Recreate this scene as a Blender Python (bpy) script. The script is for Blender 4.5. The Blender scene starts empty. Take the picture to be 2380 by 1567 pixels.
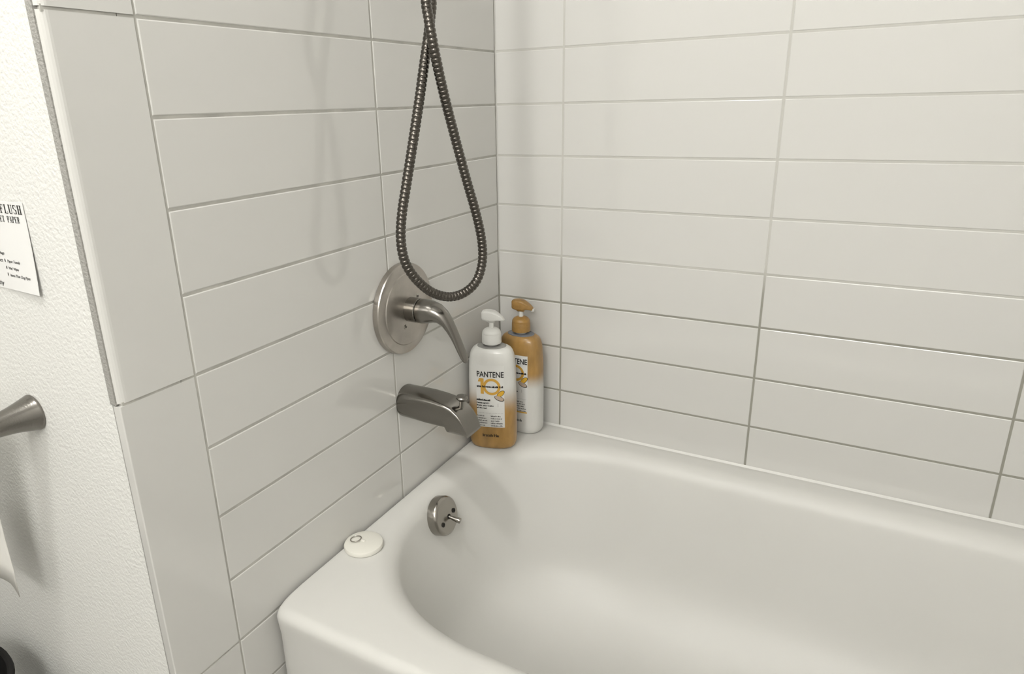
import bpy, bmesh, math, random
from mathutils import Vector, Matrix
random.seed(7)
S = bpy.context.scene
COL = S.collection
Z0 = 1.23                      # height of the first tile joint above the floor; measured z values are relative to it

# ------------------------------------------------------------------ camera
cd = bpy.data.cameras.new('camera')
cd.sensor_fit = 'HORIZONTAL'
cd.sensor_width = 36.0
cd.lens = 1582.86 / 2380 * 36.0
cd.shift_x = (1190 - 1116.43) / 2380
cd.shift_y = (753.58 - 783.5) / 2380
cd.clip_start = 0.02
cam = bpy.data.objects.new('camera', cd)
COL.objects.link(cam)
RM = ((0.87061814, 0.49128039, -0.0258386), (0.1313932, -0.28281887, -0.95013121), (-0.47408847, 0.82380645, -0.31077815))
rx, dn, fw = [Vector(r) for r in RM]
m = Matrix((rx, -dn, -fw)).transposed().to_4x4()
m.translation = Vector((0.71582, -1.33439, -0.09679 + Z0))
cam.matrix_world = m
S.camera = cam

# ------------------------------------------------------------------ world, lamps, exposure
w = bpy.data.worlds.new('world'); S.world = w
w.use_nodes = True
w.node_tree.nodes['Background'].inputs[0].default_value = (0.8, 0.8, 0.8, 1)
w.node_tree.nodes['Background'].inputs[1].default_value = 0.05
S.view_settings.view_transform = 'Standard'
S.view_settings.look = 'None'
S.view_settings.gamma = 1
S.view_settings.use_curve_mapping = False
S.view_settings.exposure = 0.1
CEILING_LAMP = 255.0            # emission strength of the ceiling lamp's diffuser
FILL_LAMP = 20.0             # emission strength of the added fill lamp's globes

WINDOW_FILL = 12.0               # fill light from the added frosted window behind the camera

# ------------------------------------------------------------------ helpers
def mesh_obj(name, verts, faces, mat, parent=None, smooth=False, loc=None):
    me = bpy.data.meshes.new(name)
    me.from_pydata([tuple(v) for v in verts], [], faces)
    me.validate(); me.update()
    if smooth:
        for p in me.polygons: p.use_smooth = True
    if mat: me.materials.append(mat)
    o = bpy.data.objects.new(name, me)
    COL.objects.link(o)
    if parent: o.parent = parent
    if loc: o.location = loc
    return o

def bm_obj(name, bm, mat, parent=None, smooth=False, loc=None):
    bmesh.ops.recalc_face_normals(bm, faces=bm.faces)
    me = bpy.data.meshes.new(name)
    bm.to_mesh(me); bm.free()
    if smooth:
        for p in me.polygons: p.use_smooth = True
    if mat: me.materials.append(mat)
    o = bpy.data.objects.new(name, me)
    COL.objects.link(o)
    if parent: o.parent = parent
    if loc: o.location = loc
    return o

def sharp(o, deg=35):
    me = o.data
    bm = bmesh.new(); bm.from_mesh(me)
    for e in bm.edges:
        if len(e.link_faces) == 2 and e.calc_face_angle(0) > math.radians(deg): e.smooth = False
    bm.to_mesh(me); bm.free()
    for p in me.polygons: p.use_smooth = True
    return o

def empty(name, loc=(0, 0, 0), rotz=0):
    o = bpy.data.objects.new(name, None)
    o.empty_display_size = 0.05
    COL.objects.link(o)
    o.location = loc; o.rotation_euler = (0, 0, rotz)
    return o

def tag(o, label, cat, group=None):
    o['label'] = label; o['category'] = cat
    if group: o['group'] = group
    return o

def structure(o):
    o['kind'] = 'structure'
    return o

def box_bm(lo, hi, bevel=0, seg=2):
    bm = bmesh.new()
    bmesh.ops.create_cube(bm, size=1)
    for v in bm.verts:
        v.co = Vector([(lo[i] + hi[i]) / 2 + v.co[i] * (hi[i] - lo[i]) for i in range(3)])
    if bevel:
        bmesh.ops.bevel(bm, geom=bm.edges[:], offset=bevel, segments=seg, affect='EDGES', profile=0.5)
    return bm

def frame_of(axis):
    a = Vector(axis).normalized()
    u = a.cross(Vector((0, 0, 1)))
    if u.length < 1e-3: u = a.cross(Vector((0, 1, 0)))
    u.normalize(); v = u.cross(a).normalized()
    return a, u, v

def lathe(profile, origin=(0, 0, 0), axis=(0, 0, 1), n=48):
    """profile: list of (radius, distance along axis)"""
    a, u, v = frame_of(axis); O = Vector(origin)
    vs, fs, rings = [], [], []
    for r, h in profile:
        if r < 1e-6:
            rings.append([len(vs)]); vs.append(O + a * h)
        else:
            rings.append(list(range(len(vs), len(vs) + n)))
            for i in range(n):
                t = 2 * math.pi * i / n
                vs.append(O + a * h + (u * math.cos(t) + v * math.sin(t)) * r)
    for A, B in zip(rings[:-1], rings[1:]):
        for i in range(n):
            j = (i + 1) % n
            if len(A) == 1 and len(B) == 1: continue
            if len(A) == 1: fs.append((A[0], B[i], B[j]))
            elif len(B) == 1: fs.append((A[i], B[0], A[j]))
            else: fs.append((A[i], B[i], B[j], A[j]))
    return vs, fs

def lathe_obj(name, profile, mat, parent=None, origin=(0, 0, 0), axis=(0, 0, 1), n=48, deg=35):
    vs, fs = lathe(profile, origin, axis, n)
    bm = bmesh.new()
    bv = [bm.verts.new(x) for x in vs]
    for f in fs: bm.faces.new([bv[i] for i in f])
    return sharp(bm_obj(name, bm, mat, parent, True), deg)

def loft_obj(name, rings, mat, parent=None, cap=True, deg=40):
    bm = bmesh.new()
    R = [[bm.verts.new(p) for p in r] for r in rings]
    n = len(R[0])
    for A, B in zip(R[:-1], R[1:]):
        for i in range(n):
            j = (i + 1) % n
            bm.faces.new((A[i], B[i], B[j], A[j]))
    if cap:
        bm.faces.new(R[0]); bm.faces.new(R[-1])
    return sharp(bm_obj(name, bm, mat, parent, True), deg)

def catmull(pts, sub):
    P = [Vector(p) for p in pts]
    P = [P[0] * 2 - P[1]] + P + [P[-1] * 2 - P[-2]]
    out = []
    for i in range(1, len(P) - 2):
        for k in range(sub):
            t = k / sub
            a, b, c, d = P[i - 1], P[i], P[i + 1], P[i + 2]
            out.append(0.5 * ((2 * b) + (c - a) * t + (2 * a - 5 * b + 4 * c - d) * t * t + (3 * b - a - 3 * c + d) * t ** 3))
    out.append(P[-2])
    return out

def tube(path, radius, n=16):
    """path: list of Vectors, radius: float or list -> verts, faces (parallel transport)"""
    vs, fs = [], []
    T = (path[1] - path[0]).normalized()
    _, U, V = frame_of(T)
    for i, p in enumerate(path):
        t = (path[min(i + 1, len(path) - 1)] - path[max(i - 1, 0)]).normalized()
        U = (U - t * U.dot(t)).normalized(); V = t.cross(U)
        r = radius[i] if isinstance(radius, (list, tuple)) else radius
        for k in range(n):
            a = 2 * math.pi * k / n
            vs.append(p + (U * math.cos(a) + V * math.sin(a)) * r)
    L = len(path)
    for i in range(L - 1):
        for k in range(n):
            j = (k + 1) % n
            fs.append((i * n + k, i * n + j, (i + 1) * n + j, (i + 1) * n + k))
    fs.append(tuple(range(n))[::-1]); fs.append(tuple((L - 1) * n + k for k in range(n)))
    return vs, fs

# ------------------------------------------------------------------ materials
def mat(name, color, rough=0.5, metal=0.0, spec=0.5, coat=0.0, emit=None, emit_s=0):
    M = bpy.data.materials.new(name); M.use_nodes = True
    b = M.node_tree.nodes['Principled BSDF']
    b.inputs['Base Color'].default_value = (*color, 1)
    b.inputs['Roughness'].default_value = rough
    b.inputs['Metallic'].default_value = metal
    b.inputs['Specular IOR Level'].default_value = spec
    b.inputs['Coat Weight'].default_value = coat
    if emit:
        b.inputs['Emission Color'].default_value = (*emit, 1)
        b.inputs['Emission Strength'].default_value = emit_s
    return M

def nodes(M): return M.node_tree.nodes, M.node_tree.links, M.node_tree.nodes['Principled BSDF']

def noise_tint(M, scale, lo, hi, detail=3, vec_scale=None, coord='Object'):
    """multiply the base colour softly between lo and hi"""
    N, L, b = nodes(M)
    tc = N.new('ShaderNodeTexCoord'); nz = N.new('ShaderNodeTexNoise')
    nz.inputs['Scale'].default_value = scale; nz.inputs['Detail'].default_value = detail
    src = tc.outputs[coord]
    if vec_scale:
        mp = N.new('ShaderNodeMapping'); mp.inputs['Scale'].default_value = vec_scale
        L.new(src, mp.inputs[0]); src = mp.outputs[0]
    L.new(src, nz.inputs['Vector'])
    cr = N.new('ShaderNodeValToRGB')
    c = b.inputs['Base Color'].default_value
    cr.color_ramp.elements[0].position = 0.3; cr.color_ramp.elements[1].position = 0.7
    cr.color_ramp.elements[0].color = (c[0] * lo, c[1] * lo, c[2] * lo, 1)
    cr.color_ramp.elements[1].color = (c[0] * hi, c[1] * hi, c[2] * hi, 1)
    L.new(nz.outputs['Fac'], cr.inputs[0]); L.new(cr.outputs[0], b.inputs['Base Color'])
    return nz

def bump(M, scale, strength, dist, detail=3, vec_scale=None, coord='Object'):
    N, L, b = nodes(M)
    tc = N.new('ShaderNodeTexCoord'); nz = N.new('ShaderNodeTexNoise'); bp = N.new('ShaderNodeBump')
    nz.inputs['Scale'].default_value = scale; nz.inputs['Detail'].default_value = detail
    src = tc.outputs[coord]
    if vec_scale:
        mp = N.new('ShaderNodeMapping'); mp.inputs['Scale'].default_value = vec_scale
        L.new(src, mp.inputs[0]); src = mp.outputs[0]
    L.new(src, nz.inputs['Vector']); L.new(nz.outputs['Fac'], bp.inputs['Height'])
    bp.inputs['Strength'].default_value = strength; bp.inputs['Distance'].default_value = dist
    L.new(bp.outputs[0], b.inputs['Normal'])

TILE = mat('glazed tile', (0.595, 0.587, 0.560), 0.08, spec=0.75)
noise_tint(TILE, 1.3, 0.975, 1.02)
bump(TILE, 9, 0.05, 0.002, 1)
PLASTER = mat('painted plaster', (0.69, 0.685, 0.658), 0.75, spec=0.25)
bump(PLASTER, 200, 0.7, 0.0020, 2)
WHITEWALL = mat('white wall paint', (0.76, 0.755, 0.735), 0.8, spec=0.2)
bump(WHITEWALL, 190, 0.3, 0.001, 2)
GROUT = mat('grey grout', (0.45, 0.44, 0.405), 0.9, spec=0.1)
noise_tint(GROUT, 25, 0.85, 1.12)
EDGEGROUT = mat('dark edge grout', (0.33, 0.322, 0.30), 0.95, spec=0.05)
bump(EDGEGROUT, 300, 0.8, 0.002, 2)
# grout of the back wall: stained darker in the wet zone low on the wall
GROUTB = mat('stained grout', (0.46, 0.445, 0.39), 0.9, spec=0.1)
N, L, b = nodes(GROUTB)
tc = N.new('ShaderNodeTexCoord'); sx = N.new('ShaderNodeSeparateXYZ'); L.new(tc.outputs['Object'], sx.inputs[0])
nz = N.new('ShaderNodeTexNoise'); nz.inputs['Scale'].default_value = 6; L.new(tc.outputs['Object'], nz.inputs['Vector'])
ma = N.new('ShaderNodeMath'); ma.operation = 'MULTIPLY_ADD'; ma.inputs[1].default_value = 0.14; L.new(nz.outputs['Fac'], ma.inputs[0]); L.new(sx.outputs['Z'], ma.inputs[2])
mr = N.new('ShaderNodeMapRange'); mr.inputs[1].default_value = Z0 - 0.49 + 0.07; mr.inputs[2].default_value = Z0 - 0.42 + 0.07
mr.inputs[3].default_value = 1; mr.inputs[4].default_value = 0; L.new(ma.outputs[0], mr.inputs[0])
mx = N.new('ShaderNodeMix'); mx.data_type = 'RGBA'
mx.inputs['A'].default_value = (0.50, 0.49, 0.455, 1); mx.inputs['B'].default_value = (0.29, 0.282, 0.245, 1)
L.new(mr.outputs[0], mx.inputs['Factor']); L.new(mx.outputs['Result'], b.inputs['Base Color'])

ENAMEL = mat('white tub enamel', (0.605, 0.597, 0.568), 0.42, spec=0.38)
noise_tint(ENAMEL, 2.2, 0.965, 1.02)
bump(ENAMEL, 220, 0.06, 0.0006, 2)
CAULK = mat('white caulk', (0.66, 0.65, 0.62), 0.5)
NICKEL = mat('brushed nickel', (0.46, 0.43, 0.395), 0.30, metal=1.0)
noise_tint(NICKEL, 22, 0.82, 1.12, 4)
NICKELB = mat('brushed nickel turned', (0.24, 0.228, 0.208), 0.22, metal=1.0)
bump(NICKELB, 8, 0.10, 0.001, 3, (1, 60, 60))
CHROME = mat('worn chrome', (0.36, 0.34, 0.31), 0.2, metal=1.0)
HOSE = mat('hose metal', (0.115, 0.105, 0.093), 0.24, metal=1.0)
DARKMETAL = mat('dark slot', (0.03, 0.028, 0.025), 0.5, metal=0.6)
WHITEPL = mat('white plastic', (0.64, 0.635, 0.605), 0.4)
GOLDPL = mat('gold plastic', (0.345, 0.195, 0.055), 0.35)
noise_tint(GOLDPL, 90, 0.82, 1.1)
GREYPL = mat('smoky clear plastic', (0.27, 0.265, 0.25), 0.25)
BLUEPL = mat('bluish clear plastic', (0.17, 0.18, 0.20), 0.25)
CLEARPL = mat('clear plastic', (0.46, 0.455, 0.43), 0.2)
LABELM = mat('white label paper', (0.62, 0.613, 0.585), 0.45)
LABELB = mat('pale label paper', (0.63, 0.63, 0.61), 0.45)
INK = mat('black ink', (0.012, 0.011, 0.010), 0.5)
INKG = mat('grey ink', (0.12, 0.115, 0.11), 0.6)
BROWNINK = mat('brown ink', (0.06, 0.035, 0.012), 0.5)
GOLDINK = mat('gold ink', (0.55, 0.31, 0.05), 0.4)
AMBER = mat('amber ink', (0.60, 0.34, 0.03), 0.4)
BEAN = mat('pale brown ink', (0.42, 0.33, 0.26), 0.5)
RUBBER = mat('white rubber', (0.69, 0.675, 0.615), 0.5)
STEEL = mat('steel wire', (0.40, 0.38, 0.35), 0.25, metal=1.0)
PAPER = mat('white card', (0.74, 0.735, 0.72), 0.7, spec=0.2)
TISSUE = mat('toilet tissue', (0.80, 0.785, 0.74), 0.95, spec=0.05)
bump(TISSUE, 260, 0.3, 0.0006, 2)
BLACKPL = mat('black plastic', (0.010, 0.0095, 0.009), 0.7, spec=0.2)
FLOORT = mat('grey floor tile', (0.40, 0.39, 0.37), 0.45)
noise_tint(FLOORT, 5, 0.85, 1.1)
FLOORG = mat('floor grout', (0.16, 0.15, 0.135), 0.9)
DOORM = mat('dark door paint', (0.05, 0.045, 0.04), 0.5)
GLOW = mat('lamp diffuser', (0.9, 0.9, 0.88), 0.5, emit=(1.0, 0.99, 0.955), emit_s=CEILING_LAMP)
GLOBE = mat('lit globe', (0.9, 0.9, 0.88), 0.5, emit=(1.0, 0.99, 0.955), emit_s=FILL_LAMP)

def gradient_body(name, low, high, z0, z1):
    M = mat(name, low, 0.3, coat=0.25)
    N, L, b = nodes(M)
    tc = N.new('ShaderNodeTexCoord'); sx = N.new('ShaderNodeSeparateXYZ'); L.new(tc.outputs['Object'], sx.inputs[0])
    nz = N.new('ShaderNodeTexNoise'); nz.inputs['Scale'].default_value = 60; nz.inputs['Detail'].default_value = 4
    mp = N.new('ShaderNodeMapping'); mp.inputs['Scale'].default_value = (1, 1, 0.35)
    L.new(tc.outputs['Object'], mp.inputs[0]); L.new(mp.outputs[0], nz.inputs['Vector'])
    def pearl(c):
        if c[2] > 0.3: lo, hi = 0.97, 1.03
        else: lo, hi = 0.78, 1.15
        r = N.new('ShaderNodeValToRGB')
        r.color_ramp.elements[0].position = 0.32; r.color_ramp.elements[1].position = 0.68
        r.color_ramp.elements[0].color = (c[0] * lo, c[1] * lo, c[2] * lo, 1); r.color_ramp.elements[1].color = (c[0] * hi, c[1] * hi, c[2] * hi, 1)
        L.new(nz.outputs['Fac'], r.inputs[0]); return r.outputs[0]
    mr = N.new('ShaderNodeMapRange'); mr.interpolation_type = 'SMOOTHSTEP'
    mr.inputs[1].default_value = z0; mr.inputs[2].default_value = z1
    L.new(sx.outputs['Z'], mr.inputs[0])
    mx = N.new('ShaderNodeMix'); mx.data_type = 'RGBA'
    L.new(pearl(low), mx.inputs['A']); L.new(pearl(high), mx.inputs['B']); L.new(mr.outputs[0], mx.inputs['Factor'])
    L.new(mx.outputs['Result'], b.inputs['Base Color'])
    return M
GOLDC = (0.355, 0.205, 0.062); WHITEC = (0.61, 0.605, 0.575)
BODYA = gradient_body('shampoo gold below white', GOLDC, WHITEC, 0.085, 0.152)
BODYB = gradient_body('shampoo white below gold', WHITEC, GOLDC, 0.108, 0.150)

# ------------------------------------------------------------------ the room
PITCH, LEN, G = 0.1045, 0.4102, 0.0033
DA, D1 = 0.4088, 0.1535
CEIL, RX, FY, LX = 2.42, 1.53, -2.55, -1.30   # ceiling height, right wall, wall behind the camera, far left wall
PW = -0.9205                              # plaster face at the end of the tiled wall, turned towards the camera
EDGE = 0.9222                             # outer edge of the tiled area on the left wall
TH = 0.012

wl = structure(bm_obj('wall_left', box_bm((LX - 0.1, PW, 0), (-TH, 0.12, CEIL)), PLASTER))
wb = structure(bm_obj('wall_back', box_bm((-0.05, TH, 0), (RX + 0.12, 0.12, CEIL)), WHITEWALL))
wr = structure(bm_obj('wall_right', box_bm((RX + TH, FY - 0.1, 0), (RX + 0.12, 0.12, CEIL)), WHITEWALL))
wf = structure(bm_obj('wall_front', box_bm((LX - 0.1, FY - 0.1, 0), (RX + 0.12, FY, CEIL)), WHITEWALL))
structure(bm_obj('wall_far_left', box_bm((LX - 0.1, FY, 0), (LX, PW, CEIL)), WHITEWALL))
structure(bm_obj('ceiling', box_bm((LX - 0.1, FY - 0.1, CEIL), (RX + 0.12, 0.12, CEIL + 0.08)), WHITEWALL))
fl = structure(bm_obj('floor', box_bm((LX - 0.1, FY - 0.1, -0.08), (RX + 0.12, 0.12, -0.006)), FLOORG))
for ix in range(-5, 5):
    for iy in range(6):
        x0, y0 = ix * 0.306, -0.78 - (iy + 1) * 0.295
        if x0 < LX: continue
        cut = PW if ix < 0 else 0.0
        bm_obj('tile', box_bm((x0 + 0.002, y0 + 0.002, -0.006), (x0 + 0.304, min(y0 + 0.293, cut), 0.0), 0.0015, 1), FLOORT, fl)

def tile_mesh(w_, h_, bev=0.0016, round_edge=None):
    """tile in local coordinates: face towards -Y at y=0, body to y=+TH, centred in x and z"""
    bm = box_bm((-w_ / 2, 0, -h_ / 2), (w_ / 2, TH, h_ / 2))
    ed = [e for e in bm.edges if all(v.co.y < 1e-6 for v in e.verts)]
    if round_edge:
        re = [e for e in ed if all(v.co.x < 0 for v in e.verts)]
        bmesh.ops.bevel(bm, geom=re, offset=round_edge, segments=6, affect='EDGES', profile=0.5)
    else:
        bmesh.ops.bevel(bm, geom=ed, offset=bev, segments=2, affect='EDGES', profile=0.5)
    bmesh.ops.recalc_face_normals(bm, faces=bm.faces)
    me = bpy.data.meshes.new('tile'); bm.to_mesh(me); bm.free()
    me.materials.append(TILE)
    return me

TMESH = {}
def tile(parent, wall, u0, u1, z0, z1, round_edge=None):
    """one tile between joints; wall: back (along x), left (along -y), right"""
    w_, h_ = u1 - u0 - G, z1 - z0 - G
    key = (round(w_, 4), round(h_, 4), round_edge)
    if key not in TMESH: TMESH[key] = tile_mesh(w_, h_, round_edge=round_edge)
    o = bpy.data.objects.new('tile', TMESH[key]); COL.objects.link(o); o.parent = parent
    uc, zc = (u0 + u1) / 2, (z0 + z1) / 2
    j = random.uniform(-0.0002, 0.0002)
    tilt = random.uniform(-0.0012, 0.0012); tilt2 = random.uniform(-0.0020, 0.0020)
    if wall == 'back': o.location = (uc, j, zc); rz = 0
    elif wall == 'left': o.location = (j, -uc, zc); rz = math.pi / 2      # local -Y -> +X, local -X -> -Y
    else: o.location = (RX - j, -uc, zc); rz = -math.pi / 2
    o.rotation_euler = (tilt2, 0, rz + tilt)
    return o

rows = list(range(-11, 12))               # joint numbers, counted down from the reference joint
def zj(r): return Z0 - r * PITCH
for r in rows:
    zt, zb = zj(r), zj(r + 1)
    zt = min(zt, CEIL - 0.002)
    if zb < 0.0: zb = 0.0
    if zt - zb < 0.02: continue
    for a, c in ((0.0, DA), (DA, DA + LEN)):
        tile(wl, 'left', a, c, zb, zt); 
        if zb > 0.36: tile(wr, 'right', a, c, zb, zt)
    if zb > 0.36:
        edges = [0.0, D1, D1 + LEN, D1 + 2 * LEN, D1 + 3 * LEN, RX]
        for a, c in zip(edges[:-1], edges[1:]): tile(wb, 'back', a, c, zb, zt)
# upright edge tiles, four courses tall each; the ones above the middle joint have a rounded outer edge
for k, (r0, r1) in enumerate(((-11, -8), (-8, -4), (-4, 0), (0, 4), (4, 8), (8, 11.75))):
    tile(wl, 'left', DA + LEN, EDGE + 0.0016, zj(r1), zj(r0), 0.0105 if r1 <= 4 else 0.0016)
    tile(wr, 'right', DA + LEN, EDGE + 0.0016, zj(r1), zj(r0))
REC = 0.0009
bm_obj('grout', box_bm((-TH, -(DA + LEN + 0.02), 0), (-REC, 0, CEIL - 0.001)), GROUT, wl)
# joint between the edge tiles and the plaster end face: wide beside the rounded tiles, a thin line below
bm_obj('caulk_joint', box_bm((-TH - 0.0045, PW - 0.0024, zj(4)), (-0.0062, PW + 0.03, CEIL - 0.001)), EDGEGROUT, wl)
bm_obj('caulk_joint', box_bm((-TH - 0.0030, PW - 0.0012, 0), (-TH + 0.0004, PW + 0.03, zj(4))), EDGEGROUT, wl)
bm_obj('grout', box_bm((-0.001, REC, 0.35), (RX + 0.001, TH, CEIL - 0.001)), GROUTB, wb)
bm_obj('grout', box_bm((RX + REC, -EDGE, 0.0), (RX + TH, 0, CEIL - 0.001)), GROUT, wr)
# cross joints of the edge column
for r in (-8, -4, 0, 4, 8):
    bm_obj('joint', box_bm((-TH, -EDGE + 0.004, zj(r) - G), (-REC, -(DA + LEN + 0.021), zj(r) + G)), GROUT, wl)

# unseen, added for fill light: frosted window high in the wall behind the camera
FILL_PANE = mat('glowing fill pane', (0.8, 0.8, 0.8), 0.6, emit=(1.0, 0.985, 0.945), emit_s=WINDOW_FILL)
def window(name, org, ux, width, z0, z1, nrm, pane):
    w1 = structure(empty(name, (0, 0, 0)))
    O, U, Nn = Vector(org), Vector(ux), Vector(nrm)
    def slab(nm, a0, a1, b0, b1, dep, mt):
        p, q = O + U * a0, O + U * a1 + Nn * dep
        lo = [min(p[i], q[i]) for i in range(2)] + [b0]; hi = [max(p[i], q[i]) for i in range(2)] + [b1]
        bm_obj(nm, box_bm(lo, hi), mt, w1)
    e = 0.05; zm = (z0 + z1) / 2
    slab('window_frame', -e, width + e, z0 - e, z0, 0.03, WHITEPL); slab('window_frame', -e, width + e, z1, z1 + e, 0.03, WHITEPL)
    slab('window_frame', -e, 0, z0, z1, 0.03, WHITEPL); slab('window_frame', width, width + e, z0, z1, 0.03, WHITEPL)
    slab('mullion', 0, width, zm - 0.015, zm + 0.015, 0.03, WHITEPL)
    slab('pane', 0, width, z0, zm - 0.015, 0.012, pane); slab('pane', 0, width, zm + 0.015, z1, 0.012, pane)
window('fill_window_1', (0.30, FY, 0), (1, 0, 0), 1.15, 1.70, 2.34, (0, 1, 0), FILL_PANE)

# ------------------------------------------------------------------ bathtub
ZR = -0.8205 + Z0
def ring(xl, xr, yf, yb, a, n, z):
    """ring of points: two superellipse ends joined by straight sides"""
    pts = []; yc, bb = (yf + yb) / 2, (yb - yf) / 2
    M = 60
    for i in range(M + 1):
        t = math.pi / 2 + math.pi * i / M
        c, s = math.cos(t), math.sin(t)
        pts.append((xl + a + a * math.copysign(abs(c) ** (2 / n), c) if abs(c) > 1e-9 else xl + a, yc + bb * math.copysign(abs(s) ** (2 / n), s), z))
    for i in range(1, 16):
        f = i / 16; pts.append((xl + a + (xr - xl - 2 * a) * f, yf, z))
    for i in range(M + 1):
        t = -math.pi / 2 + math.pi * i / M
        c, s = math.cos(t), math.sin(t)
        pts.append((xr - a + a * math.copysign(abs(c) ** (2 / n), c) if abs(c) > 1e-9 else xr - a, yc + bb * math.copysign(abs(s) ** (2 / n), s), z))
    for i in range(1, 16):
        f = i / 16; pts.append((xr - a - (xr - xl - 2 * a) * f, yb, z))
    return [Vector(p) for p in pts]
X0, X1, YF, YB = 0.0025, RX - 0.0025, -0.763, -0.0025
tr = [ring(X0, X1, YF + 0.004, YB, 0.28, 30, 0.0),
      ring(X0, X1, YF + 0.004, YB, 0.28, 30, ZR - 0.05),
      ring(X0, X1, YF + 0.0015, YB, 0.28, 30, ZR - 0.03)]
re = 0.016
for k in range(0, 7):
    t = math.pi / 2 * k / 6
    d = re * (1 - math.cos(t))
    tr.append(ring(X0 + d * 0.4, X1 - d * 0.4, YF + d, YB - d * 0.4, 0.28 - d, 30 - 1.5 * k, ZR - re + re * math.sin(t)))
# flat rim blended towards the opening, then the rolled lip
OL, OR, OF, OB, OA, ON = 0.034, 1.49, -0.688, -0.058, 0.30, 2.40
tr.append(ring(X0 + 0.011, X1 - 0.011, -0.738, -0.02, 0.29, 7.0, ZR))
lip = 0.038
for k in range(0, 9):
    t = math.radians(78) * k / 8
    d = lip * math.sin(t); h = lip * (1 - math.cos(t))
    tr.append(ring(OL - 0.018 + d, OR + 0.018 - d, OF - 0.018 + d, OB + 0.018 - d, OA, ON, ZR - h))
xl, xr, yf, yb = OL - 0.018 + d, OR + 0.018 - d, OF - 0.018 + d, OB + 0.018 - d
zt = ZR - h
ZB = 0.055                                                     # inside floor height
for f, ex in ((0.12, 0), (0.25, 0), (0.38, 0), (0.5, 0), (0.6, 0.0)):
    tr.append(ring(xl + 0.085 * f, xr - 0.26 * f, yf + 0.075 * f, yb - 0.075 * f, OA, ON + 0.2 * f, zt + (ZB - zt) * f))
f = 0.6
bx = (xl + 0.085 * f, xr - 0.26 * f, yf + 0.075 * f, yb - 0.075 * f)
zc = zt + (ZB - zt) * f
for k in range(1, 8):
    t = math.pi / 2 * k / 7
    d = 0.15 * (1 - math.cos(t)); zz = zc - (zc - ZB) * math.sin(t)
    tr.append(ring(bx[0] + 0.030 * math.sin(t) + d, bx[1] - 0.05 * math.sin(t) - d, bx[2] + 0.030 * math.sin(t) + d, bx[3] - 0.030 * math.sin(t) - d, OA - 0.02, ON + 0.2, zz))
base = tr[-1]
for sc in (0.75, 0.45, 0.15):
    tr.append([Vector((0.62 + (p.x - 0.62) * sc, -0.367 + (p.y + 0.367) * sc, ZB - 0.004 * (1 - sc))) for p in base])
tub = loft_obj('bathtub', tr, ENAMEL, None, True, 60)
tag(tub, 'white enamel bathtub with a rolled rim set against the tiled walls', 'bathtub')

# overflow plate in the drain end of the tub
oc = Vector((0.0700, -0.3765, -0.8660 + Z0)); on = Vector((0.96, 0.0, 0.27)).normalized()
PR = 0.0385
def disc_plate(name, O, nrm, R, prof, mt, par, n=56):
    return lathe_obj(name, prof, mt, par, O, nrm, n)
op = disc_plate('overflow_plate', oc, on, PR, [(0, -0.012), (PR, -0.012), (PR, 0.003), (PR - 0.0012, 0.0062), (PR - 0.004, 0.0085), (PR - 0.007, 0.0095), (0, 0.0100)], CHROME, tub)
op['label'] = 'round chrome overflow plate with trip lever'
a_, u_, v_ = frame_of(on)
up = Vector((0, 0, 1)) - on * on.z; up.normalize(); side = on.cross(up)   # side points to -y or +y
if side.y < 0: side = -side
def on_plate(dy, dz, h=0.0098): return oc + side * dy + up * dz + on * h
for dy, dz in ((-0.0205, -0.0085), (0.0215, -0.0005)):
    o = lathe_obj('screw', [(0.0045, -0.001), (0.0045, 0.0012), (0.0035, 0.0018), (0.0022, 0.0018), (0.0018, 0.0002), (0, 0.0002)], DARKMETAL, op, on_plate(dy, dz), on, 20)
lathe_obj('lever_collar', [(0.0052, -0.001), (0.0052, 0.0008), (0.0038, 0.0012), (0.0034, 0.0003), (0, 0.0003)], DARKMETAL, op, on_plate(0.003, -0.0035), on, 20)
ls = on_plate(0.003, -0.0035, 0.008); le = ls + on * 0.026 + side * 0.0045 - Vector((0, 0, 1)) * 0.0125
vs, fs = tube([ls + (le - ls) * t for t in (0, 0.25, 0.5, 0.8, 0.96, 1.0)], [0.0030, 0.0034, 0.0044, 0.0054, 0.0056, 0.0050], 16)
sharp(mesh_obj('trip_lever', vs, fs, CHROME, op), 50)

# caulk bead along the back wall
cb = structure(mesh_obj('trim_1', [(0.0, 0.0, ZR + 0.0018), (0.0, -0.0035, ZR - 0.003), (0.0, 0.0, ZR - 0.008), (RX, 0.0, ZR + 0.0018), (RX, -0.0035, ZR - 0.003), (RX, 0.0, ZR - 0.008)],
                        [(0, 1, 4, 3), (1, 2, 5, 4), (2, 0, 3, 5), (0, 2, 1), (3, 4, 5)], CAULK))

# ------------------------------------------------------------------ shower valve
vc = Vector((0.0, -0.3775, -0.4495 + Z0)); X = Vector((1, 0, 0))
sv = tag(empty('shower_valve', vc), 'brushed nickel shower valve with round plate and curved lever on the tile wall', 'valve')
def vl(p): return Vector(p)          # local to the empty
R = 0.0835
lathe_obj('escutcheon_plate', [(R - 0.002, 0.0), (R, 0.001), (R, 0.0105), (R - 0.001, 0.0125), (R - 0.003, 0.0133), (R - 0.017, 0.0150), (R - 0.0185, 0.0164), (R - 0.03, 0.0182), (0.024, 0.0205), (0, 0.0205)], NICKEL, sv, (0, 0, 0), X, 96, 25)
for dy, dz in ((0.0245, 0.0185), (-0.0170, -0.0285)):
    sc = lathe_obj('screw', [(0.0047, 0.0), (0.0047, 0.0012), (0.0035, 0.0022), (0, 0.0026)], CHROME, sv, (0.0185, dy, dz), X, 24)
    lathe_obj('screw_slot', [(0.0016, 0.0), (0.0016, 0.0030), (0, 0.0030)], DARKMETAL, sc, (0.0185, dy, dz), X, 10)
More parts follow.
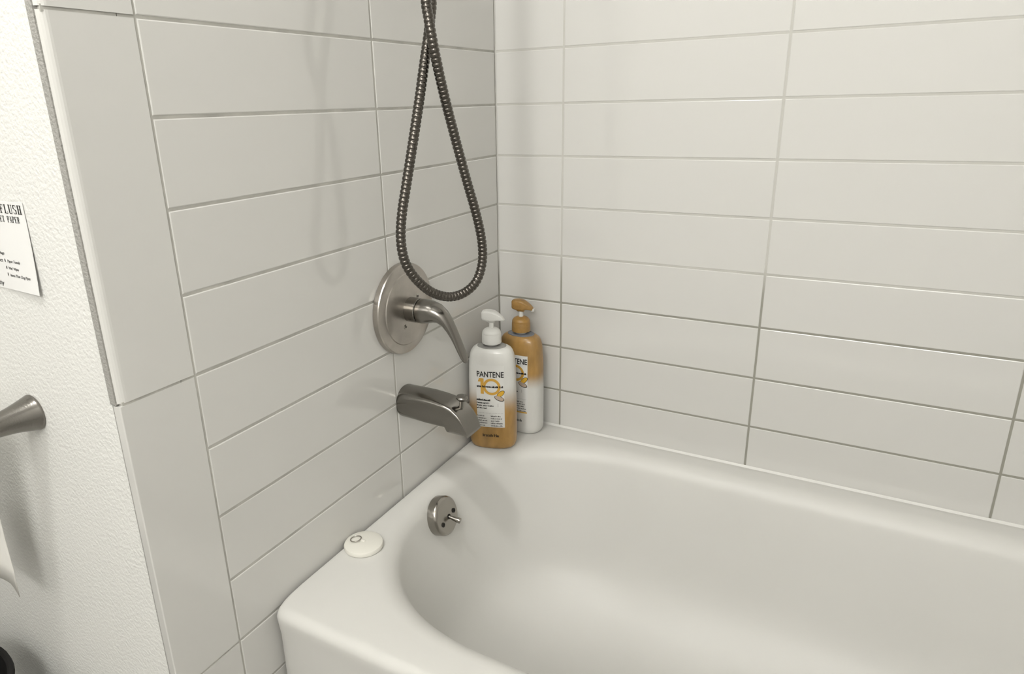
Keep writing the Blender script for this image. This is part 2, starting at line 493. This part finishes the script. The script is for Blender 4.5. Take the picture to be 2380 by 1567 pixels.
lathe_obj('sleeve', [(0.0225, 0.015), (0.0225, 0.0405), (0.0215, 0.0415), (0.019, 0.0415), (0.019, 0.0445), (0, 0.0445)], NICKELB, sv, (0, 0, 0), X, 64)
# lever: sections (centre x, dy, dz, half height in the bending plane, half width across, tilt of the section)
lev = [(0.0430, 0, 0, 0.0205, 0.0205), (0.0440, 0, 0, 0.0222, 0.0222), (0.0470, 0, 0, 0.0225, 0.0225), (0.056, 0, 0.0005, 0.0220, 0.0222), (0.066, 0.000, 0.0010, 0.0205, 0.0212),
       (0.077, 0.0008, -0.0005, 0.0178, 0.0192), (0.087, 0.002, -0.0060, 0.0138, 0.0170), (0.0955, 0.0035, -0.0150, 0.0100, 0.0150), (0.1025, 0.0050, -0.0270, 0.0075, 0.0134), (0.1085, 0.0067, -0.0400, 0.0060, 0.0123),
       (0.1140, 0.0085, -0.0540, 0.0050, 0.0118), (0.1190, 0.0103, -0.0680, 0.0043, 0.0115), (0.1230, 0.012, -0.0790, 0.0036, 0.0105), (0.1255, 0.013, -0.0860, 0.0028, 0.0080), (0.1268, 0.0137, -0.0895, 0.0012, 0.0040)]
C = [Vector(l[:3]) for l in lev]
rings = []
for i, l in enumerate(lev):
    t = (C[min(i + 1, len(C) - 1)] - C[max(i - 1, 0)]).normalized()
    if i < 3: t = X.copy()
    acr = Vector((0, 1, 0)) - t * t.y; acr.normalize()
    nrm = acr.cross(t).normalized()
    rings.append([C[i] + nrm * l[3] * math.cos(q) + acr * l[4] * math.sin(q) for q in [2 * math.pi * k / 40 for k in range(40)]])
loft_obj('lever_handle', rings, NICKELB, sv, True, 45)

# ------------------------------------------------------------------ tub spout
sp = tag(empty('tub_spout', (0, -0.382, -0.63 + Z0)), 'brushed nickel tub spout below the shower valve', 'spout')
# stations: x, top z, bottom z, half width, exponent of the upper half
st = [(0.000, 0.0300, -0.0300, 0.0290, 2.2), (0.003, 0.0305, -0.0305, 0.0297, 2.2), (0.02, 0.0300, -0.0300, 0.0295, 2.4), (0.04, 0.0288, -0.0290, 0.0290, 3.0), (0.06, 0.0268, -0.0283, 0.0283, 4.0),
      (0.08, 0.0240, -0.0278, 0.0276, 5.2), (0.095, 0.0212, -0.0277, 0.0272, 6.2), (0.1005, 0.0200, -0.0280, 0.0270, 6.6), (0.1030, 0.0193, -0.0330, 0.0269, 6.8), (0.1050, 0.0187, -0.0368, 0.0268, 7.0), (0.112, 0.0162, -0.0372, 0.0266, 7.4), (0.120, 0.0122, -0.0372, 0.0263, 7.8),
      (0.128, 0.0062, -0.0371, 0.0260, 8.0), (0.135, -0.0020, -0.0370, 0.0257, 8.0), (0.140, -0.0100, -0.0369, 0.0254, 8.0), (0.1445, -0.0200, -0.0368, 0.0251, 8.0), (0.1472, -0.0290, -0.0367, 0.0248, 7.0), (0.1482, -0.0350, -0.0366, 0.0246, 4.0)]
rings = []
for x, zt_, zb_, hw, ex in st:
    mid, hh = (zt_ + zb_) / 2, (zt_ - zb_) / 2
    rg = []
    for k in range(64):
        t = 2 * math.pi * k / 64; c, s = math.cos(t), math.sin(t)
        e = ex if s > 0 else max(2.2, min(ex, 4.5))
        rg.append(Vector((x, hw * math.copysign(abs(c) ** (2 / e), c), mid + hh * math.copysign(abs(s) ** (2 / e), s))))
    rings.append(rg)
loft_obj('spout_body', rings, NICKELB, sp, True, 28)
dk = lathe_obj('diverter_knob', [(0, 0.0), (0.0042, 0.0), (0.0042, 0.013), (0.0046, 0.0145), (0.0085, 0.0165), (0.0105, 0.019), (0.0108, 0.0215), (0.0098, 0.0232), (0.006, 0.0240), (0, 0.0243)], NICKELB, sp, (0.1235, 0, 0.009), (0.10, 0, 1), 32)

# ------------------------------------------------------------------ shower hose
HP = [(0.108, -0.4125, 0.30), (0.108, -0.4135, 0.20), (0.1085, -0.4150, 0.11),
 (0.1120,-0.4188,0.0463), (0.1170,-0.4217,0.0224), (0.1210,-0.4225,-0.0011), (0.1230,-0.4168,-0.0305), (0.1240,-0.3988,-0.0854), (0.1270,-0.3788,-0.1438), (0.1360,-0.3622,-0.2124), (0.1465,-0.3482,-0.2771), (0.1515,-0.3413,-0.3218), (0.1520,-0.3424,-0.3586), (0.1475,-0.3562,-0.3888), (0.1380,-0.3807,-0.4040), (0.1260,-0.4098,-0.4055), (0.1130,-0.4411,-0.3916), (0.1010,-0.4669,-0.3650), (0.0920,-0.4818,-0.3345), (0.0880,-0.4842,-0.3001), (0.0870,-0.4764,-0.2611), (0.0900,-0.4616,-0.2100), (0.0940,-0.4455,-0.1532), (0.0980,-0.4279,-0.0908), (0.1010,-0.4150,-0.0414), (0.1020,-0.4029,-0.0047), (0.1010,-0.3920,0.0264), (0.1000,-0.3850,0.0509),
 (0.098, -0.3800, 0.11), (0.096, -0.3780, 0.20), (0.095, -0.3770, 0.30)]
HP += [(0.095, -0.3765, 0.55)]
HP = [(0.105, -0.4100, 0.55)] + HP
cp = catmull([(x, y, z + Z0) for x, y, z in HP], 40)
# resample evenly
acc = [0.0]
for a, c in zip(cp[:-1], cp[1:]): acc.append(acc[-1] + (c - a).length)
HR, HPITCH, K = 0.0080, 0.0068, 8
step = HPITCH / K; n_s = int(acc[-1] / step); path = []; j = 0
for i in range(n_s + 1):
    d = i * step
    while j < len(acc) - 2 and acc[j + 1] < d: j += 1
    t = (d - acc[j]) / max(1e-9, acc[j + 1] - acc[j]); path.append(cp[j].lerp(cp[j + 1], min(1, t)))
prof = [HR * q for q in (0.83, 0.94, 0.995, 1.0, 1.0, 1.0, 0.985, 0.92)]
vs, fs = tube(path, [prof[i % K] for i in range(len(path))], 18)
hs = mesh_obj('shower_hose', vs, fs, HOSE, None, True)
tag(hs, 'dark ribbed metal shower hose hanging in a teardrop loop before the tile wall', 'hose')

# shower holder above the frame, which the two ends of the hose hang from
sa = tag(empty('shower_holder', (0, -0.394, 0.62 + Z0)), 'brushed nickel shower holder high on the tile wall, holding both hose ends', 'shower holder')
lathe_obj('flange', [(0, 0.0), (0.03, 0.0), (0.03, 0.004), (0.014, 0.014), (0, 0.014)], NICKEL, sa, (0, 0, 0), X, 32)
vs, fs = tube([Vector((0.01, 0, 0)), Vector((0.05, 0, 0)), Vector((0.075, 0, -0.004)), Vector((0.1, 0, -0.014))], 0.0085, 16)
sharp(mesh_obj('pipe', vs, fs, NICKEL, sa), 50)
bm_obj('hose_bracket', box_bm((0.085, -0.028, -0.06), (0.118, 0.028, -0.012), 0.006, 2), NICKEL, sa)
for y_, x_ in ((-0.016, 0.105), (0.0175, 0.095)):
    lathe_obj('hose_nut', [(0, 0.0), (0.010, 0.0), (0.010, 0.022), (0, 0.022)], NICKEL, sa, (x_, y_, -0.078), (0, 0, 1), 12)

# ------------------------------------------------------------------ shampoo bottles
BA, BB, BN = 0.0515, 0.031, 2.7
PROF = [(z * 0.943, q) for z, q in [(0.0, 0.80), (0.0015, 0.88), (0.005, 0.945), (0.011, 0.985), (0.020, 1.0), (0.06, 1.0), (0.12, 1.0), (0.17, 0.99), (0.200, 0.97), (0.215, 0.95), (0.226, 0.915), (0.234, 0.865), (0.240, 0.79), (0.2435, 0.70), (0.2450, 0.60)]]
def bscale(z):
    for (za, sa_), (zb_, sb_) in zip(PROF[:-1], PROF[1:]):
        if za <= z <= zb_: return sa_ + (sb_ - sa_) * (z - za) / (zb_ - za)
    return PROF[-1][1]
def bsurf(x, z, off=0.0004):
    s = bscale(z); q = min(0.98, abs(x) / (BA * s))
    return Vector((x, -(BB * s * (1 - q ** BN) ** (1 / BN)) - off, z))
def sring(a, b_, n, z, cnt=56, dx=0.0):
    out = []
    for k in range(cnt):
        t = 2 * math.pi * k / cnt; c, s = math.cos(t), math.sin(t)
        out.append(Vector((dx + a * math.copysign(abs(c) ** (2 / n), c), b_ * math.copysign(abs(s) ** (2 / n), s), z)))
    return out

def text_geo(txt, width, height, x0, z0, shear=0.0, bold=0.0):
    """flat letter mesh from Blender's built-in font, scaled to width x height, lower left at x0,z0 -> list of (x,z), faces"""
    cu = bpy.data.curves.new('t', 'FONT'); cu.body = txt; cu.size = 1; cu.shear = shear; cu.offset = bold; cu.resolution_u = 3
    o = bpy.data.objects.new('t', cu); COL.objects.link(o)
    bpy.context.view_layer.update()
    dg = bpy.context.evaluated_depsgraph_get()
    me = o.evaluated_get(dg).to_mesh()
    vs = [v.co.copy() for v in me.vertices]; fs = [tuple(p.vertices) for p in me.polygons]
    o.evaluated_get(dg).to_mesh_clear()
    bpy.data.objects.remove(o); bpy.data.curves.remove(cu)
    ax, bx_ = min(v.x for v in vs), max(v.x for v in vs); ay, by = min(v.y for v in vs), max(v.y for v in vs)
    return [(x0 + (v.x - ax) / (bx_ - ax) * width, z0 + (v.y - ay) / (by - ay) * height) for v in vs], fs

def quad(P, F, x0, z0, x1, z1, sl=0.0):
    n = len(P); P += [(x0, z0), (x1, z0), (x1 + sl, z1), (x0 + sl, z1)]; F.append((n, n + 1, n + 2, n + 3))

def scribble(P, F, x0, x1, z, h, rnd, dens=1.0, th=0.16):
    """illegible small print: words of tiny strokes"""
    x = x0; t = h * th
    while x < x1 - h * 0.5:
        for _ in range(rnd.randint(3, 8)):
            if x > x1 - h * 0.5: break
            w_ = h * rnd.uniform(0.45, 0.75); k = rnd.random()
            hh = h * (1.0 if rnd.random() < 0.3 else 0.68)
            quad(P, F, x, z, x + t * 1.4, z + hh)
            if k < 0.5: quad(P, F, x + w_ * 0.6, z, x + w_ * 0.6 + t * 1.4, z + h * 0.65)
            if k > 0.25: quad(P, F, x, z + h * 0.5, x + w_ * 0.7, z + h * 0.5 + t)
            if k > 0.6: quad(P, F, x, z, x + w_ * 0.7, z + t)
            x += w_ * dens
        x += h * 0.4

def disc(P, F, cx_, cz, ra, rb, ang, n=24, inner=None):
    c, s = math.cos(ang), math.sin(ang); b0 = len(P)
    for k in range(n):
        t = 2 * math.pi * k / n; x, z = ra * math.cos(t), rb * math.sin(t)
        P.append((cx_ + x * c - z * s, cz + x * s + z * c))
    if inner is None: F.append(tuple(range(b0, b0 + n)))
    else:
        for k in range(n):
            t = 2 * math.pi * k / n; x, z = ra * inner * math.cos(t), rb * inner * math.sin(t)
            P.append((cx_ + x * c - z * s, cz + x * s + z * c))
        for k in range(n):
            j = (k + 1) % n; F.append((b0 + k, b0 + j, b0 + n + j, b0 + n + k))

def bottle(name, loc, yaw, label, body_m, cap_m, collar_m, label_m, tip, label_z, brown, seed, head_yaw):
    rt = tag(empty(name, loc, yaw), label, 'bottle', 'pump bottles on the tub corner')
    loft_obj('body', [sring(BA * s, BB * s, BN, z) for z, s in PROF], body_m, rt, True, 60)
    loft_obj('shoulder_insert', [sring(0.031, 0.0215, 2.2, 0.2302), sring(0.031, 0.0215, 2.2, 0.2318), sring(0.029, 0.020, 2.2, 0.2328), sring(0.013, 0.013, 2, 0.2332)], collar_m, rt, True, 50)
    lathe_obj('neck', [(0.0125, 0.2322), (0.0125, 0.2392), (0, 0.2392)], CLEARPL, rt, (0, 0, 0), (0, 0, 1), 32)
    cap = lathe_obj('collar', [(0.017, 0.2377), (0.0205, 0.2382), (0.0208, 0.2402), (0.0203, 0.2572), (0.0198, 0.2584), (0.0198, 0.2590), (0.0200, 0.2598), (0.0190, 0.2637), (0.0155, 0.2677), (0.0105, 0.2702), (0.0075, 0.2712), (0, 0.2712)], cap_m, rt, (0, 0, 0), (0, 0, 1), 40, 30)
    lathe_obj('stem', [(0.0052, 0.2707), (0.0052, 0.2872), (0, 0.2872)], WHITEPL, rt, (0, 0, 0), (0, 0, 1), 20)
    # pump head: side outline, rounded across its thickness
    out = [(-0.007, 0.0), (-0.0085, 0.0035), (-0.0185, 0.0065), (-0.0205, 0.0095), (-0.0205, 0.0225), (-0.0185, 0.0258), (-0.013, 0.0275), (-0.004, 0.0280), (0.006, 0.0262), (0.015, 0.0215), (0.022, 0.0155), (0.0275, 0.0090), (0.0285, 0.0068), (0.0265, 0.0048), (0.019, 0.0058), (0.0105, 0.0055), (0.008, 0.0035), (0.007, 0.0)]
    cxm, czm = 0.002, 0.0145
    rings = []
    for yy, sc_ in ((-0.0115, 0.62), (-0.0108, 0.80), (-0.0085, 0.93), (-0.005, 0.99), (0, 1.0), (0.005, 0.99), (0.0085, 0.93), (0.0108, 0.80), (0.0115, 0.62)):
        rg = []
        for x, z in out:
            k = 1.0 if x < 0.008 else max(0.45, 1 - (x - 0.008) / 0.021 * 0.5)
            if z < 0.001: k = 0.6
            rg.append(Vector((cxm + (x - cxm) * (sc_ if x < 0.02 else 1 - (1 - sc_) * 0.2), yy * k, 0.2820 + czm + (z - czm) * sc_)))
        rings.append(rg)
    hd = loft_obj('pump_head', rings, cap_m, rt, True, 50)
    hd.rotation_euler = (0, 0, head_yaw)
    if tip:
        bm_t = bm_obj('nozzle_tip', box_bm((0.0245, -0.0035, 0.2845), (0.0305, 0.0035, 0.2907), 0.001, 1), WHITEPL, hd)
    # label, wrapped on the front of the body
    lw, z0, z1 = 0.0302, label_z[0], label_z[1]
    nu, nv = 24, 16
    vs = [bsurf(-lw + 2 * lw * i / nu, z0 + (z1 - z0) * j / nv, 0.0003) for j in range(nv + 1) for i in range(nu + 1)]
    fs = [(j * (nu + 1) + i, j * (nu + 1) + i + 1, (j + 1) * (nu + 1) + i + 1, (j + 1) * (nu + 1) + i) for j in range(nv) for i in range(nu)]
    lb = mesh_obj('label', vs, fs, label_m, rt, True)
    lb['label'] = 'white front label with black and gold print'
    rnd = random.Random(seed)
    def put(nm, P, F, mt, off=0.0007, lab=None):
        o = mesh_obj(nm, [bsurf(x, z + 0.0045, off) for x, z in P], F, mt, lb)
        if lab: o['label'] = lab
    P, F = text_geo('PANTENE', 0.058, 0.0128, -0.0285, 0.1655, bold=0.022); put('brand_lettering', P, F, INK, lab='black PANTENE lettering')
    # large gold numeral ten
    P, F = [], []
    P += [(-0.0265, 0.1545), (-0.0235, 0.1625), (-0.0135, 0.1625), (-0.0135, 0.1270), (-0.0205, 0.1270), (-0.0205, 0.1545)]; F.append((0, 5, 2, 1)); F.append((5, 4, 3, 2))
    disc(P, F, 0.0035, 0.1440, 0.0190, 0.0190, 0, 40, 0.70)
    put('numeral_ten', P, F, GOLDINK, 0.0006, 'gold numeral 10')
    P, F = [], []; scribble(P, F, -0.029, 0.0285, 0.1420, 0.0046, rnd, 0.9, 0.26); put('script_line', P, F, INK, 0.0009)
    P, F = [], []; disc(P, F, 0.0225, 0.1285, 0.0102, 0.0052, math.radians(42)); put('emblem', P, F, INK, 0.0010)
    P, F = [], []; disc(P, F, 0.0225, 0.1285, 0.0093, 0.0044, math.radians(42)); put('emblem', P, F, AMBER, 0.0013)
    P, F = [], []; disc(P, F, 0.0195, 0.1180, 0.0112, 0.0054, math.radians(-24)); put('emblem', P, F, INK, 0.0011)
    P, F = [], []; disc(P, F, 0.0195, 0.1185, 0.0100, 0.0044, math.radians(-24)); put('emblem', P, F, BEAN, 0.0014)
    P, F = [], []; scribble(P, F, -0.0305, 0.0015, 0.1110, 0.0042, rnd, 0.9, 0.34); put('bold_line', P, F, INK)
    P, F = [], []
    for zz, x1 in ((0.1045, -0.0005), (0.0985, 0.0085), (0.0925, -0.006)): scribble(P, F, -0.0305, x1, zz, 0.0033, rnd, 0.9, 0.22)
    put('fine_print', P, F, INK)
    P, F = [], []
    quad(P, F, 0.0165, 0.098, 0.0170, 0.106)
    for k in range(18): quad(P, F, -0.029 + k * 0.0032, 0.0825, -0.029 + k * 0.0032 + 0.0016, 0.0830)
    for k in range(5):
        scribble(P, F, -0.0295, -0.0295 + rnd.uniform(0.016, 0.024), 0.0745 - k * 0.0056, 0.0031, rnd, 0.9, 0.2)
        scribble(P, F, 0.0005, 0.0005 + rnd.uniform(0.018, 0.029), 0.0745 - k * 0.0056, 0.0031, rnd, 0.9, 0.2)
    put('fine_print', P, F, INKG)
    P, F = [], []; scribble(P, F, -0.0185, 0.0185, 0.0265, 0.0068, rnd, 0.85, 0.2); put('base_print', P, F, brown)
    if tip:
        P, F = [], []
        for k in range(14): quad(P, F, -0.029 + k * 0.00414, 0.0485, -0.029 + (k + 1) * 0.00414, 0.0515)
        put('gold_rule', P, F, GOLDINK, 0.0008)
    return rt
bottle('pump_bottle', (0.0575, -0.1440, ZR), math.radians(18), 'white pump bottle fading to gold at its base, nearest the tub spout',
       BODYA, WHITEPL, GREYPL, LABELM, False, (0.054, 0.196), BROWNINK, 3, math.radians(-4))
bottle('pump_bottle', (0.0790, -0.0470, ZR), math.radians(-2), 'gold pump bottle fading to white at its base, behind the other bottle',
       BODYB, GOLDPL, BLUEPL, LABELB, True, (0.058, 0.190), INKG, 5, math.radians(8))

# ------------------------------------------------------------------ drain stopper on the rim
sd = tag(empty('drain_stopper', (0.0343, -0.5735, ZR)), 'round white rubber tub stopper lying on the rim with a wire ring', 'drain stopper')
lathe_obj('disc', [(0, 0), (0.0315, 0.0), (0.0335, 0.0012), (0.0338, 0.0050), (0.0326, 0.0076), (0.0300, 0.0088), (0.0150, 0.0105), (0, 0.0110)], RUBBER, sd, (0, 0, 0), (0, 0, 1), 56, 30)
bm_obj('lug', box_bm((-0.0075, -0.0030, 0.0085), (0.0040, 0.0030, 0.0130), 0.002, 2), RUBBER, sd)
rr = 0.0095
pts = [Vector((-0.0135 + rr * math.cos(t), -0.0035 + rr * 0.95 * math.sin(t), 0.0125 + 0.0014 * math.cos(t))) for t in [2 * math.pi * k / 36 for k in range(37)]]
vs, fs = tube(pts, 0.0009, 8)
mesh_obj('pull_ring', vs, fs, STEEL, sd, True)

# ------------------------------------------------------------------ printed card on the plaster
CXR, CZT, CZB, CW = -0.1075, -0.1913, -0.2980, 0.152     # right edge, top, bottom, width
CH = CZT - CZB
def cardp(x, z, off=0.0):
    """point on the card; x, z in wall coordinates; the lower right corner lifts off a little"""
    u = max(0.0, 1 - (CXR - x) / 0.08); v = max(0.0, min(1.0, (CZT - z) / CH))
    return Vector((x, PW - 0.0008 - 0.0042 * u * v * v - off, z + Z0))
nu, nv = 16, 10
vs = []
for off in (0.0006, 0.0):
    vs += [cardp(CXR - CW * (1 - i / nu), CZB + CH * j / nv, off) for j in range(nv + 1) for i in range(nu + 1)]
nfront = (nu + 1) * (nv + 1)
def gi(i, j, s=0): return s * nfront + j * (nu + 1) + i
fs = []
for j in range(nv):
    for i in range(nu):
        fs.append((gi(i, j), gi(i + 1, j), gi(i + 1, j + 1), gi(i, j + 1)))
        fs.append((gi(i, j, 1), gi(i, j + 1, 1), gi(i + 1, j + 1, 1), gi(i + 1, j, 1)))
for i in range(nu):
    fs.append((gi(i, 0), gi(i, 0, 1), gi(i + 1, 0, 1), gi(i + 1, 0))); fs.append((gi(i, nv), gi(i + 1, nv), gi(i + 1, nv, 1), gi(i, nv, 1)))
for j in range(nv):
    fs.append((gi(0, j), gi(0, j + 1), gi(0, j + 1, 1), gi(0, j, 1))); fs.append((gi(nu, j), gi(nu, j, 1), gi(nu, j + 1, 1), gi(nu, j + 1)))
cardo = sharp(mesh_obj('notice_card', vs, fs, PAPER, None, True), 40)
tag(cardo, 'small white printed notice card on the plaster wall', 'notice')
# serif capitals drawn as strokes: glyph -> list of (x0, z0, x1, z1, slant) on a 1 x 1 box
def serif(ch):
    T, t = 0.28, 0.08        # thick and thin strokes
    q = []
    def v(x, w_=T, z0=0, z1=1, sl=0.0): q.append((x, z0, x + w_, z1, sl))
    def h(x0, x1, z, w_=t): q.append((x0, z, x1, z + w_, 0))
    def foot(x, w_=T): h(x - 0.1, x + w_ + 0.1, 0); h(x - 0.1, x + w_ + 0.1, 1 - t)
    if ch in 'FEL':
        v(0.1); foot(0.1)
        if ch in 'FE': h(0.1, 0.9, 1 - t); q.append((0.82, 0.74, 0.9, 1, 0)); h(0.3, 0.65, 0.5); q.append((0.6, 0.38, 0.67, 0.66, 0))
        if ch in 'EL': h(0.1, 0.92, 0); q.append((0.85, 0, 0.93, 0.28, 0))
    if ch in 'HNU':
        if ch == 'U': v(0.1, T, 0.12, 1); v(0.78, 0.1, 0.12, 1); h(0.2, 0.84, 0, 0.09); q.append((0.12, 0.05, 0.3, 0.16, 0)); q.append((0.72, 0.05, 0.86, 0.16, 0)); h(0, 0.45, 1 - t); h(0.68, 1, 1 - t)
        else: v(0.1); foot(0.1); v(0.68); foot(0.68)
        if ch == 'H': h(0.2, 0.8, 0.48)
        if ch == 'N': q.append((0.62, 0, 0.88, 1, -0.5))
    if ch == 'T': v(0.38); h(0.25, 0.75, 0); h(0.02, 0.98, 1 - t); q.append((0.02, 0.72, 0.1, 1, 0)); q.append((0.9, 0.72, 0.98, 1, 0))
    if ch in 'PR':
        v(0.1); foot(0.1); h(0.2, 0.75, 1 - t); h(0.2, 0.75, 0.45); v(0.7, T * 0.85, 0.5, 0.96)
        if ch == 'R': q.append((0.72, 0, 0.95, 0.48, -0.3))
    if ch == 'A': q.append((0.0, 0, 0.09, 1, 0.42)); q.append((0.68, 0, 0.94, 1, -0.34)); h(0.2, 0.7, 0.3); h(-0.08, 0.2, 0); h(0.6, 1.05, 0)
    if ch == 'S': h(0.2, 0.8, 1 - t); h(0.2, 0.8, 0); q.append((0.1, 0.55, 0.32, 0.96, 0)); q.append((0.66, 0.05, 0.9, 0.48, 0)); q.append((0.62, 0.38, 0.86, 0.62, -0.5)); q.append((0.78, 0.74, 0.86, 0.95, 0)); q.append((0.12, 0.05, 0.2, 0.26, 0))
    if ch in 'OID':
        if ch == 'I': v(0.38); h(0.22, 0.8, 0); h(0.22, 0.8, 1 - t)
        else: v(0.06, T, 0.1, 0.9); v(0.72, T, 0.1, 0.9); h(0.15, 0.86, 0, 0.11); h(0.15, 0.86, 0.89, 0.11)
    return q
def serif_line(txt, xr_, z, cwid, h_):
    P, F = [], []; x = xr_ - len(txt) * cwid
    for ch in txt:
        for x0, z0, x1, z1, sl in serif(ch):
            quad(P, F, x + x0 * cwid * 0.86, z + z0 * h_, x + x1 * cwid * 0.86, z + z1 * h_, sl * cwid * 0.86)
        x += cwid
    return P, F
def on_card(nm, P, F, mt=INK, lab=None):
    o = mesh_obj(nm, [cardp(x, z, 0.0009) for x, z in P], F, mt, cardo)
    if lab: o['label'] = lab
    return o
P, F = serif_line('NOT FLUSH', -0.1106, -0.2047, 0.0092, 0.0104); on_card('heading', P, F, INK, 'black FLUSH heading')
P, F = serif_line('TOILET PAPER', -0.1190, -0.2150, 0.0053, 0.0073); on_card('subheading', P, F, INK, 'black PAPER subheading')
P, F = [], []
def add(txt, x0, z, wd, h_=0.0046):
    pf = text_geo(txt, wd, h_, x0, z, 0.25, 0.012); n = len(P)
    P.extend(pf[0]); F.extend([tuple(i + n for i in f) for f in pf[1]])
add('Rags', -0.1815, -0.2560, 0.0115); add('Product', -0.1990, -0.2645, 0.0215)
for z in (-0.2620, -0.2706, -0.2790):
    disc(P, F, -0.1722, z, 0.0011, 0.0022, 0, 8)
add('Paper Towels', -0.1670, -0.2652, 0.0285); add("'Wet' Wipes", -0.1680, -0.2738, 0.0235); add('Items That Clog Pipes', -0.1672, -0.2823, 0.0460)
add('thy', -0.1990, -0.2960, 0.0115, 0.0075)
on_card('list_print', P, F, INK)

# ------------------------------------------------------------------ toilet paper holder and roll
PX, PZ, AY = -0.1962, -0.4666 + Z0, -1.012             # post on the plaster face; axis of the arm
YN = Vector((0, -1, 0))
th = tag(empty('toilet_paper_holder', (PX, PW, PZ)), 'brushed nickel toilet paper holder, its flared post on the plaster wall', 'toilet paper holder')
lathe_obj('wall_post', [(0, 0), (0.0235, 0.0), (0.0246, 0.0012), (0.0246, 0.0026), (0.0240, 0.0040), (0.0220, 0.0110), (0.0196, 0.0200), (0.0173, 0.0300), (0.0154, 0.0420), (0.0134, 0.0600), (0.0122, 0.0800), (0.0118, 0.0990), (0.0105, 0.1020), (0, 0.1025)], NICKELB, th, (0, 0, 0), YN, 56, 30)
lathe_obj('arm', [(0, 0), (0.0078, 0), (0.0078, 0.170), (0.0105, 0.172), (0.0105, 0.182), (0, 0.184)], NICKELB, th, (0, AY - PW, 0), (-1, 0, 0), 24)
RR, RX1, RX0 = 0.042, -0.245, -0.349
tp = tag(empty('toilet_roll', ((RX0 + RX1) / 2, AY, PZ)), 'white toilet roll on the holder, its loose sheet hanging down', 'toilet roll')
hl = (RX1 - RX0) / 2
lathe_obj('roll', [(0.0200, -hl), (RR, -hl), (RR, hl), (0.0200, hl), (0.0200, -hl)], TISSUE, tp, (0, 0, -0.0115), (1, 0, 0), 64)
vs, fs = [], []
drop = [(RR + 0.0006, 0.0, 0.0), (RR + 0.0008, -0.06, 0.0), (RR - 0.0020, -0.12, -0.002), (RR - 0.0030, -0.17, -0.004), (RR - 0.0010, -0.22, -0.009), (RR + 0.0020, -0.262, -0.018)]
NX = 12
for off in (0.0, 0.0007):
    for k, (y, z, dx) in enumerate(drop):
        for i in range(NX + 1):
            f = i / NX
            rip = 0.0022 * math.sin(f * 6 + k * 0.7) * (k / 5)
            vs.append((-hl + 2 * hl * f + dx * f, y + rip + off, z - 0.0115 + (0.012 * (1 - f) - 0.010 * max(0.0, f - 0.75) * 4 if k == 5 else 0)))
def sg(k, i, q): return q * (NX + 1) * 6 + k * (NX + 1) + i
for k in range(5):
    for i in range(NX):
        fs.append((sg(k, i, 0), sg(k, i + 1, 0), sg(k + 1, i + 1, 0), sg(k + 1, i, 0))); fs.append((sg(k, i, 1), sg(k + 1, i, 1), sg(k + 1, i + 1, 1), sg(k, i + 1, 1)))
    fs.append((sg(k, 0, 0), sg(k + 1, 0, 0), sg(k + 1, 0, 1), sg(k, 0, 1))); fs.append((sg(k, NX, 0), sg(k, NX, 1), sg(k + 1, NX, 1), sg(k + 1, NX, 0)))
for i in range(NX): fs.append((sg(5, i, 0), sg(5, i + 1, 0), sg(5, i + 1, 1), sg(5, i, 1))); fs.append((sg(0, i, 0), sg(0, i, 1), sg(0, i + 1, 1), sg(0, i + 1, 0)))
mesh_obj('loose_sheet', vs, fs, TISSUE, tp, True)

# ------------------------------------------------------------------ waste bin, only its rim in the corner of the frame
bn = tag(empty('waste_bin', (-0.388, -1.096, 0.0)), 'black waste bin below the toilet paper, only its rim showing', 'waste bin')
lathe_obj('bin_body', [(0, 0), (0.100, 0.0), (0.106, 0.004), (0.130, 0.322), (0.127, 0.322), (0.104, 0.012), (0, 0.012)], BLACKPL, bn, (0, 0, 0), (0, 0, 1), 56)
lathe_obj('bin_rim', [(0.126, 0.318), (0.132, 0.318), (0.1345, 0.324), (0.133, 0.331), (0.128, 0.332), (0.125, 0.327), (0.126, 0.318)], BLACKPL, bn, (0, 0, 0), (0, 0, 1), 56)

# ------------------------------------------------------------------ the room's ceiling lamp and an added fill lamp (outside the frame)
cl = tag(empty('ceiling_lamp', (0.20, -1.43, CEIL)), 'round white ceiling lamp over the bathroom floor', 'ceiling lamp')
lathe_obj('lamp_base', [(0, 0), (0.085, 0), (0.085, -0.02), (0, -0.02)], WHITEPL, cl, (0, 0, 0), (0, 0, 1), 48)
lathe_obj('diffuser', [(0.075, -0.02), (0.074, -0.032), (0.064, -0.045), (0.04, -0.053), (0, -0.056)], GLOW, cl, (0, 0, 0), (0, 0, 1), 48)
vb = tag(empty('fill_lamp', (-0.45, FY, 0.80 + Z0)), 'added nickel fill lamp with three lit globes on the wall behind the camera', 'fill lamp')  # unseen lamp, added to fill in light from behind the camera
bm_obj('back_plate', box_bm((-0.28, 0, -0.045), (0.28, 0.022, 0.045), 0.006, 2), NICKEL, vb)
for x_ in (-0.2, 0.0, 0.2):
    lathe_obj('socket', [(0, 0.0), (0.022, 0.0), (0.022, 0.03), (0.016, 0.036), (0, 0.036)], NICKEL, vb, (x_, 0.02, 0), (0, 1, 0), 24)
    lathe_obj('globe', [(0, -0.045), (0.018, -0.0412), (0.0318, -0.0318), (0.0412, -0.018), (0.045, 0), (0.0412, 0.018), (0.0318, 0.0318), (0.018, 0.0412), (0, 0.045)], GLOBE, vb, (x_, 0.098, 0), (0, 1, 0), 32, 80)
